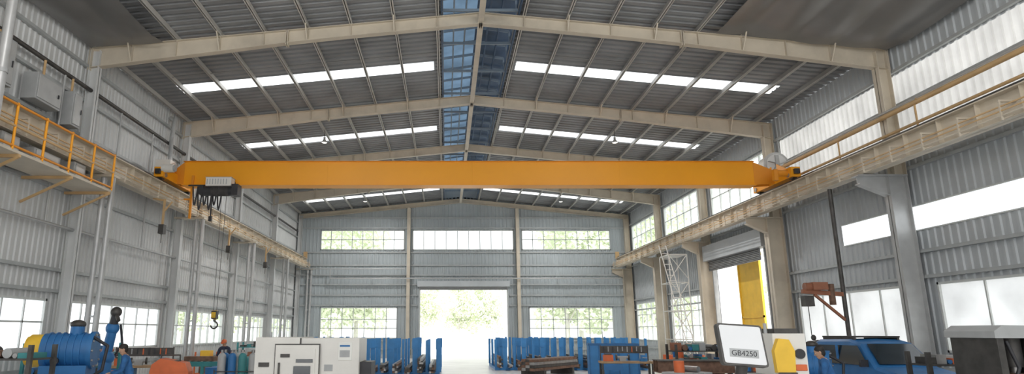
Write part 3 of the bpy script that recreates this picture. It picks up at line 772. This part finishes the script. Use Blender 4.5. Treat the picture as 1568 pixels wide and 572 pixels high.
def pallet(loc,rot,seed):
    r=random.Random(seed); b=B('pallet_load')
    for k in range(6): b.box(-0.6,0.6,-0.5+k*0.18,-0.38+k*0.18,0.11,0.14,'wood')
    for x in (-0.55,0,0.5): b.box(x-0.04,x+0.06,-0.5,0.52,0,0.11,'wood')
    z=0.14
    for l in range(3):
        for k in range(3): 
            b.box(-0.55+k*0.37,-0.22+k*0.37,-0.4,0.4,z,z+0.26,r.choice(['grey','rust','wood','teal','dark']))
        z+=0.27
    z-=0.01
    b.tube((-0.3,0,z),(-0.3,0,z+0.3),0.14,'orange',n=18); b.tube((0.1,-0.3,z+0.08),(0.1,0.3,z+0.08),0.08,'steel',n=16)
    return b.done(loc=loc,rot=rot,bevel=0.01)
pallet((-5.6,27.2,0),0.3,1); pallet((10.3,28.2,0),-0.2,2); pallet((-6.8,34.6,0),0.1,3); pallet((6.6,18.2,0),0.5,4)
b=B('orange_welding_machine')
b.box(-0.5,0.5,-0.35,0.35,0.12,0.95,'orange'); b.prism([(-0.5,0.95),(0.5,0.95),(0.4,1.18),(-0.25,1.3),(-0.45,1.15)],'y',-0.35,0.35,'orange'); b.box(-0.4,0.1,-0.37,-0.35,0.5,0.85,'grey')
for k in range(5): b.box(0.15,0.42,-0.37,-0.35,0.4+k*0.1,0.45+k*0.1,'black')
for x in (-0.4,0.4):
    for y in (-0.3,0.3): b.tube((x-0.03,y,0.08),(x+0.03,y,0.08),0.08,'rubber',n=16)
b.box(-0.3,0.2,-0.2,0.2,1.15,1.24,'dark'); b.path([(-0.3,0,1.2),(-0.3,0,1.38),(0.2,0,1.38),(0.2,0,1.2)],0.02,'dark'); b.done(loc=(-7.6,18.4,0),rot=0.2,bevel=0.02)
b=B('roller_conveyor')
for y in (-0.45,0.45): b.box(-2.0,2.0,y-0.04,y+0.04,0.78,0.95,'teal')
for x in (-1.9,-0.6,0.6,1.9):
    for y in (-0.45,0.45): b.box(x-0.05,x+0.05,y-0.05,y+0.05,0,0.78,'teal')
    b.box(x-0.03,x+0.03,-0.45,0.45,0.3,0.36,'teal')
for k in range(17): x=-1.85+k*0.23; b.tube((x,-0.42,0.9),(x,0.42,0.9),0.06,'steel',n=14)
b.box(-1.4,-0.3,-0.2,0.25,0.965,1.12,'rust'); b.tube((-0.1,0,1.03),(1.9,0.1,1.03),0.06,'dark'); b.done(loc=(-8.3,24.7,0))
b=B('parts_trolley')
b.box(-0.7,0.7,-0.35,0.35,0.85,0.9,'orange'); b.box(-0.7,0.7,-0.35,0.35,0.3,0.34,'orange')
for x in (-0.66,0.66):
    for y in (-0.31,0.31): b.box(x-0.03,x+0.03,y-0.03,y+0.03,0.12,1.2,'orange'); b.tube((x-0.02,y,0.07),(x+0.02,y,0.07),0.07,'rubber',n=14)
b.box(-0.5,-0.1,-0.2,0.2,0.9,1.25,'amber'); b.tube((0.25,0,0.9),(0.25,0,1.2),0.15,'orange',n=18); b.box(-0.5,0.5,-0.25,0.25,0.34,0.6,'rust'); b.done(loc=(-9.8,27.9,0))
b=B('steel_beam_stack')
for x in (-1.3,1.3):
    b.box(x-0.06,x+0.06,-0.5,0.5,0.6,0.7,'blue')
    for y in (-0.4,0.4): b.beam((x-0.25,y,0),(x,y,0.65),0.06,0.06,'blue'); b.beam((x+0.25,y,0),(x,y,0.65),0.06,0.06,'blue')
for y in (-0.3,0.05,0.38):
    b.box(-2.0,2.0,y-0.13,y+0.13,0.7,0.73,'rust'); b.box(-2.0,2.0,y-0.01,y+0.01,0.73,1.07,'rust'); b.box(-2.0,2.0,y-0.13,y+0.13,1.07,1.1,'dark')
b.done(loc=(9.0,22,0),rot=-0.08)
b=B('steel_beam_stack')
for x in (-1.5,1.5): b.box(x-0.1,x+0.1,-0.6,0.6,0,0.3,'dark')
for k in range(4):
    for j in range(4-(k%2)): b.box(-2.4+0.1*j,2.4-0.07*k,-0.5+j*0.26,-0.28+j*0.26,0.3+k*0.13,0.42+k*0.13,['rust','dark','steel','rust','dark'][(k+j)%5])
b.done(loc=(4.9,31.8,0),rot=0.95)
b=B('milling_machine')
b.box(-0.6,0.6,-0.4,0.6,0,0.9,'grey'); b.box(-0.6,-0.48,-0.45,0.6,0.9,1.95,'dark'); b.box(0.48,0.6,-0.45,0.6,0.9,1.95,'dark')
b.prism([(-0.66,1.9),(0.66,1.9),(0.66,2.0),(0.55,2.1),(-0.5,2.12),(-0.66,2.02)],'y',-0.5,0.65,'grey'); b.box(-0.48,0.48,0.5,0.6,0.9,1.9,'dark')
b.tube((0,0,1.4),(0,0,1.9),0.15,'dark',n=20); b.tube((0,0,1.2),(0,0,1.4),0.07,'steel',n=16); b.box(-0.45,0.45,-0.3,0.3,0.9,1.05,'dark'); b.tube((0.25,-0.48,1.35),(0.25,-0.2,1.35),0.2,'blue',n=24); b.box(-0.3,0.1,-0.3,0.1,1.05,1.3,'rust')
b.path([(-0.4,-0.4,1.85),(-0.3,-0.45,1.4),(-0.42,-0.42,1.1)],0.03,'black'); b.done(loc=(10.1,11.8,0),bevel=0.02)

# ------------------------------------------------------------ blue car (front towards camera)
b=B('utility_car')
W=0.85
prof=[(-2.1,0.35),(-2.15,0.75),(-2.0,0.98),(-1.05,1.15),(-0.45,1.72),(0.0,1.82),(1.3,1.80),(1.95,1.55),(2.1,1.0),(2.1,0.35)]
vs=[];fs=[];xs=[-1,-0.92,-0.6,0,0.6,0.92,1]; n=len(prof)
for sx in xs:
    for (yy,zz) in prof:
        tum=1.0 if zz<1.16 else 1-0.17*(zz-1.15)/0.65
        zz2=zz-(0.06 if abs(sx)==1 and zz>0.9 else 0)+ (0.02 if abs(sx)<0.3 and zz>0.9 else 0)
        vs.append((sx*W*tum,yy,zz2))
for i_ in range(len(xs)-1):
    for j in range(n):
        fs.append((i_*n+j,i_*n+(j+1)%n,(i_+1)*n+(j+1)%n,(i_+1)*n+j))
fs+= [tuple(range(n)),tuple((len(xs)-1)*n+j for j in range(n))]
b.add(vs,fs,'blue')
b.add([(-0.7,-1.04,1.22),(0.7,-1.04,1.22),(0.6,-0.54,1.71),(-0.6,-0.54,1.71)],[(0,1,2,3)],'carglass')
for s in (-1,1):
    b.add([(s*0.862,-0.85,1.18),(s*0.862,1.6,1.18),(s*0.775,1.5,1.66),(s*0.775,-0.4,1.66)],[(0,1,2,3)],'carglass')
    b.box(s*0.84-0.01,s*0.84+0.01,0.3,0.38,1.15,1.68,'blue')
    b.box(s*0.95-0.1,s*0.95+0.1,-0.85,-0.78,1.15,1.32,'black')
    b.tube((s*0.6,-2.18,0.78),(s*0.6,-2.1,0.78),0.13,'screen',n=20)
    for yy in (-1.35,1.35):
        b.tube((s*0.68,yy,0.33),(s*0.88,yy,0.33),0.33,'rubber',n=28); b.tube((s*0.88,yy,0.33),(s*0.89,yy,0.33),0.2,'steel',n=20)
b.box(-0.4,0.4,-2.19,-2.1,0.6,0.85,'black'); b.box(-0.8,0.8,-2.22,-2.1,0.38,0.55,'dark'); b.box(-0.65,0.65,-0.1,1.2,1.86,1.9,'dark')
for x in (-0.6,0.6): b.box(x-0.03,x+0.03,-0.1,1.2,1.78,1.88,'dark')
b.done(loc=(11.45,17.6,0),rot=0.05)

# ------------------------------------------------------------ trees outside
rt=random.Random(11)
tb=B('tree')
tb.tube((0,0,0),(0,0,9),0.3,'bark',r1=0.12,n=10)
for k in range(8):
    a=k*2.4; h=5+k*1.0; tb.tube((0,0,h-2),(2.4*math.cos(a),2.4*math.sin(a),h+1),0.1,'bark',r1=0.04,n=6)
cl=[(rt.uniform(-2.8,2.8),rt.uniform(-2.8,2.8),rt.uniform(3.5,16),rt.uniform(1.3,2.4)) for _ in range(32)]
for (cx,cy,cz,cr) in cl:
    for _ in range(130):
        d=Vector((rt.gauss(0,1),rt.gauss(0,1),rt.gauss(0,1))).normalized()*cr*rt.uniform(0.7,1.05)
        p=Vector((cx,cy,cz))+d; u=Vector((rt.gauss(0,1),rt.gauss(0,1),rt.gauss(0,1))).normalized()*0.28; w=u.orthogonal().normalized()*0.2
        tb.add([p-u,p+w,p+u,p-w],[(0,1,2,3)],'leaf')
t0=tb.done(loc=(-16,72,-0.31))
for (x,y,s) in ((-22,78,1.1),(-11,80,1.05),(-5,140,1.0),(3,150,0.95),(10,145,1.0),(14.5,78,1.05),(20,74,1.1),(26,80,1.15),(-28,70,1.0),(-16,90,1.3),(19,92,1.3),(36,47,1.0),(38,58,1.1),(38,66,1.0),(-30,60,1.1),(-28,48,1.0),(-30,36,1.1)):
    o=D.objects.new('tree',t0.data); C.collection.objects.link(o); o.location=(x,y,-0.31); o.scale=(s,s,s); o.rotation_euler=(0,0,rt.uniform(0,6))

# ------------------------------------------------------------ workers
def skin_mesh(verts,edges,radii,root=0,sub=2):
    me=D.meshes.new('tmp'); me.from_pydata(verts,edges,[])
    o=D.objects.new('tmp',me); C.collection.objects.link(o)
    md=o.modifiers.new('skin','SKIN'); md.use_smooth_shade=True
    for i_,r in enumerate(radii):
        sv=me.skin_vertices[0].data[i_]; sv.radius=(r,r) if not isinstance(r,tuple) else r; sv.use_root=(i_==root)
    s=o.modifiers.new('sub','SUBSURF'); s.levels=sub; s.render_levels=sub
    dg=C.evaluated_depsgraph_get(); ev=o.evaluated_get(dg); m2=ev.to_mesh()
    V=[tuple(v.co) for v in m2.vertices]; F=[tuple(p.vertices) for p in m2.polygons]
    ev.to_mesh_clear(); D.objects.remove(o); D.meshes.remove(me)
    return V,F
def worker(loc,rot,cm='cloth',helmet='orange'):
    J={'pel':(0,0,0.92),'sp':(0,-0.03,1.05),'ch':(0,-0.10,1.25),'nb':(0,-0.15,1.42),'nk':(0,-0.18,1.49),
       'sl':(0.19,-0.14,1.38),'el':(0.26,-0.20,1.12),'wl':(0.16,-0.40,1.04),
       'sr':(-0.19,-0.14,1.38),'er':(-0.25,-0.22,1.11),'wr':(-0.14,-0.42,1.07),
       'hl':(0.1,0,0.88),'kl':(0.13,-0.07,0.49),'al':(0.14,0.0,0.09),'tl':(0.15,-0.17,0.045),
       'hr':(-0.1,0,0.88),'kr':(-0.12,-0.02,0.49),'ar':(-0.13,0.05,0.09),'tr':(-0.14,-0.12,0.045)}
    R={'pel':(0.16,0.12),'sp':(0.15,0.115),'ch':(0.17,0.125),'nb':0.10,'nk':0.055,'sl':0.075,'el':0.05,'wl':0.034,'sr':0.075,'er':0.05,'wr':0.034,'hl':0.10,'kl':0.068,'al':0.05,'tl':0.04,'hr':0.10,'kr':0.068,'ar':0.05,'tr':0.04}
    E=[('pel','sp'),('sp','ch'),('ch','nb'),('nb','nk'),('nb','sl'),('sl','el'),('el','wl'),('nb','sr'),('sr','er'),('er','wr'),('pel','hl'),('hl','kl'),('kl','al'),('al','tl'),('pel','hr'),('hr','kr'),('kr','ar'),('ar','tr')]
    ks=list(J); V,F=skin_mesh([J[k] for k in ks],[(ks.index(a),ks.index(c)) for a,c in E],[R[k] for k in ks])
    b=B('factory_worker')
    boots=[];neck=[];cl=[];pants=[]
    for f in F:
        c=sum((Vector(V[i]) for i in f),Vector())/len(f)
        if c.z<0.11: boots.append(f)
        elif c.z>1.47 and abs(c.x)<0.09: neck.append(f)
        elif c.z<0.93 : pants.append(f)
        else: cl.append(f)
    b.add(V,cl,cm,True); b.add(V,boots,'rubber',True); b.add(V,neck,'skin',True); b.add(V,pants,'cloth',True)
    for s,w,e in ((1,'wl','el'),(-1,'wr','er')):
        wv=Vector(J[w]); d=(wv-Vector(J[e])).normalized(); side=d.cross(Vector((0,0,1))).normalized(); up=side.cross(d)
        palm=wv+d*0.07
        V,F=skin_mesh([wv,wv+d*0.04,palm],[(0,1),(1,2)],[0.027,(0.04,0.022),(0.042,0.02)],0,1); b.add(V,F,'skin',True)
        for k,(off,L) in enumerate(((-0.032,0.07),(-0.011,0.08),(0.011,0.075),(0.032,0.058))):
            p0=palm+side*off*0.9-d*0.01; p1=p0+d*L*0.5; p2=p1+(d*0.6-up*0.8).normalized()*L*0.35; p3=p2+(d*0.1-up).normalized()*L*0.25
            V,F=skin_mesh([p0,p1,p2,p3],[(0,1),(1,2),(2,3)],[0.0095,0.009,0.008,0.007],0,1); b.add(V,F,'skin',True)
        q0=wv+d*0.03+side*(-s)*0.025; q1=q0+(d*0.5+side*(-s)*0.7).normalized()*0.04; q2=q1+d*0.035-up*0.015
        V,F=skin_mesh([q0,q1,q2],[(0,1),(1,2)],[0.013,0.011,0.008],0,1); b.add(V,F,'skin',True)
    b.T=Matrix.Translation((0,-0.20,1.60))@Matrix.Rotation(math.radians(22),4,'X')
    b.ell((0,0,0),(0.075,0.095,0.115),'skin',20,14); b.ell((0,-0.03,-0.07),(0.052,0.06,0.05),'skin')
    b.prism([(-0.09,-0.005),(-0.09,0.02),(-0.115,-0.025),(-0.09,-0.03)],'x',-0.012,0.012,'skin')
    for s in (-1,1):
        b.ell((s*0.03,-0.082,0.012),(0.013,0.01,0.008),'white',10,6); b.ell((s*0.03,-0.091,0.012),(0.006,0.004,0.006),'black',8,6)
        b.ell((s*0.077,0.005,-0.005),(0.012,0.022,0.032),'skin',10,8); b.box(s*0.03-0.016,s*0.03+0.016,-0.094,-0.088,0.03,0.036,'hair')
    b.box(-0.024,0.024,-0.094,-0.086,-0.058,-0.05,'brown')
    b.ell((0,0.03,-0.005),(0.078,0.078,0.1),'hair',18,8)
    if helmet:
        b.ell((0,0.0,0.035),(0.1,0.12,0.11),helmet,24,10,0.0,1.0); b.ell((0,-0.03,0.035),(0.105,0.15,0.012),helmet,24,6)
    else:
        b.ell((0,0.02,0.045),(0.083,0.098,0.085),'hair',20,10)
    b.T=Matrix.Identity(4)
    return b.done(loc=loc,rot=rot)
worker((-8.55,25.7,0),-0.2)
worker((-7.45,15.7,0),-1.1,'clothb',None)
worker((7.8,13.4,0),-2.0,'clothb',None)

# ------------------------------------------------------------ world, sun, camera
w=D.worlds.new('world'); scene.world=w; w.use_nodes=True; nt=w.node_tree
bg=nt.nodes['Background']
tc=nt.nodes.new('ShaderNodeTexCoord'); sp=nt.nodes.new('ShaderNodeSeparateXYZ'); rp=nt.nodes.new('ShaderNodeValToRGB')
nt.links.new(tc.outputs['Generated'],sp.inputs[0]); nt.links.new(sp.outputs['Z'],rp.inputs['Fac'])
rp.color_ramp.elements[0].color=(1,1,1,1); rp.color_ramp.elements[1].color=(0.90,0.95,1.0,1)
nt.links.new(rp.outputs['Color'],bg.inputs['Color']); bg.inputs['Strength'].default_value=1.8
s=D.lights.new('sun','SUN'); s.energy=3.5; s.angle=math.radians(6); s.color=(1,0.98,0.94)
so=D.objects.new('sun',s); C.collection.objects.link(so); so.rotation_euler=(math.radians(35),math.radians(5),0); so.location=(0,-20,40)
cam=D.cameras.new('camera'); co=D.objects.new('camera',cam); C.collection.objects.link(co)
co.location=(0,0,2.0); co.rotation_euler=(math.radians(90+12.76),0,0)
cam.sensor_width=36; cam.lens=22.5; cam.shift_x=0.0644; cam.clip_end=500
scene.camera=co
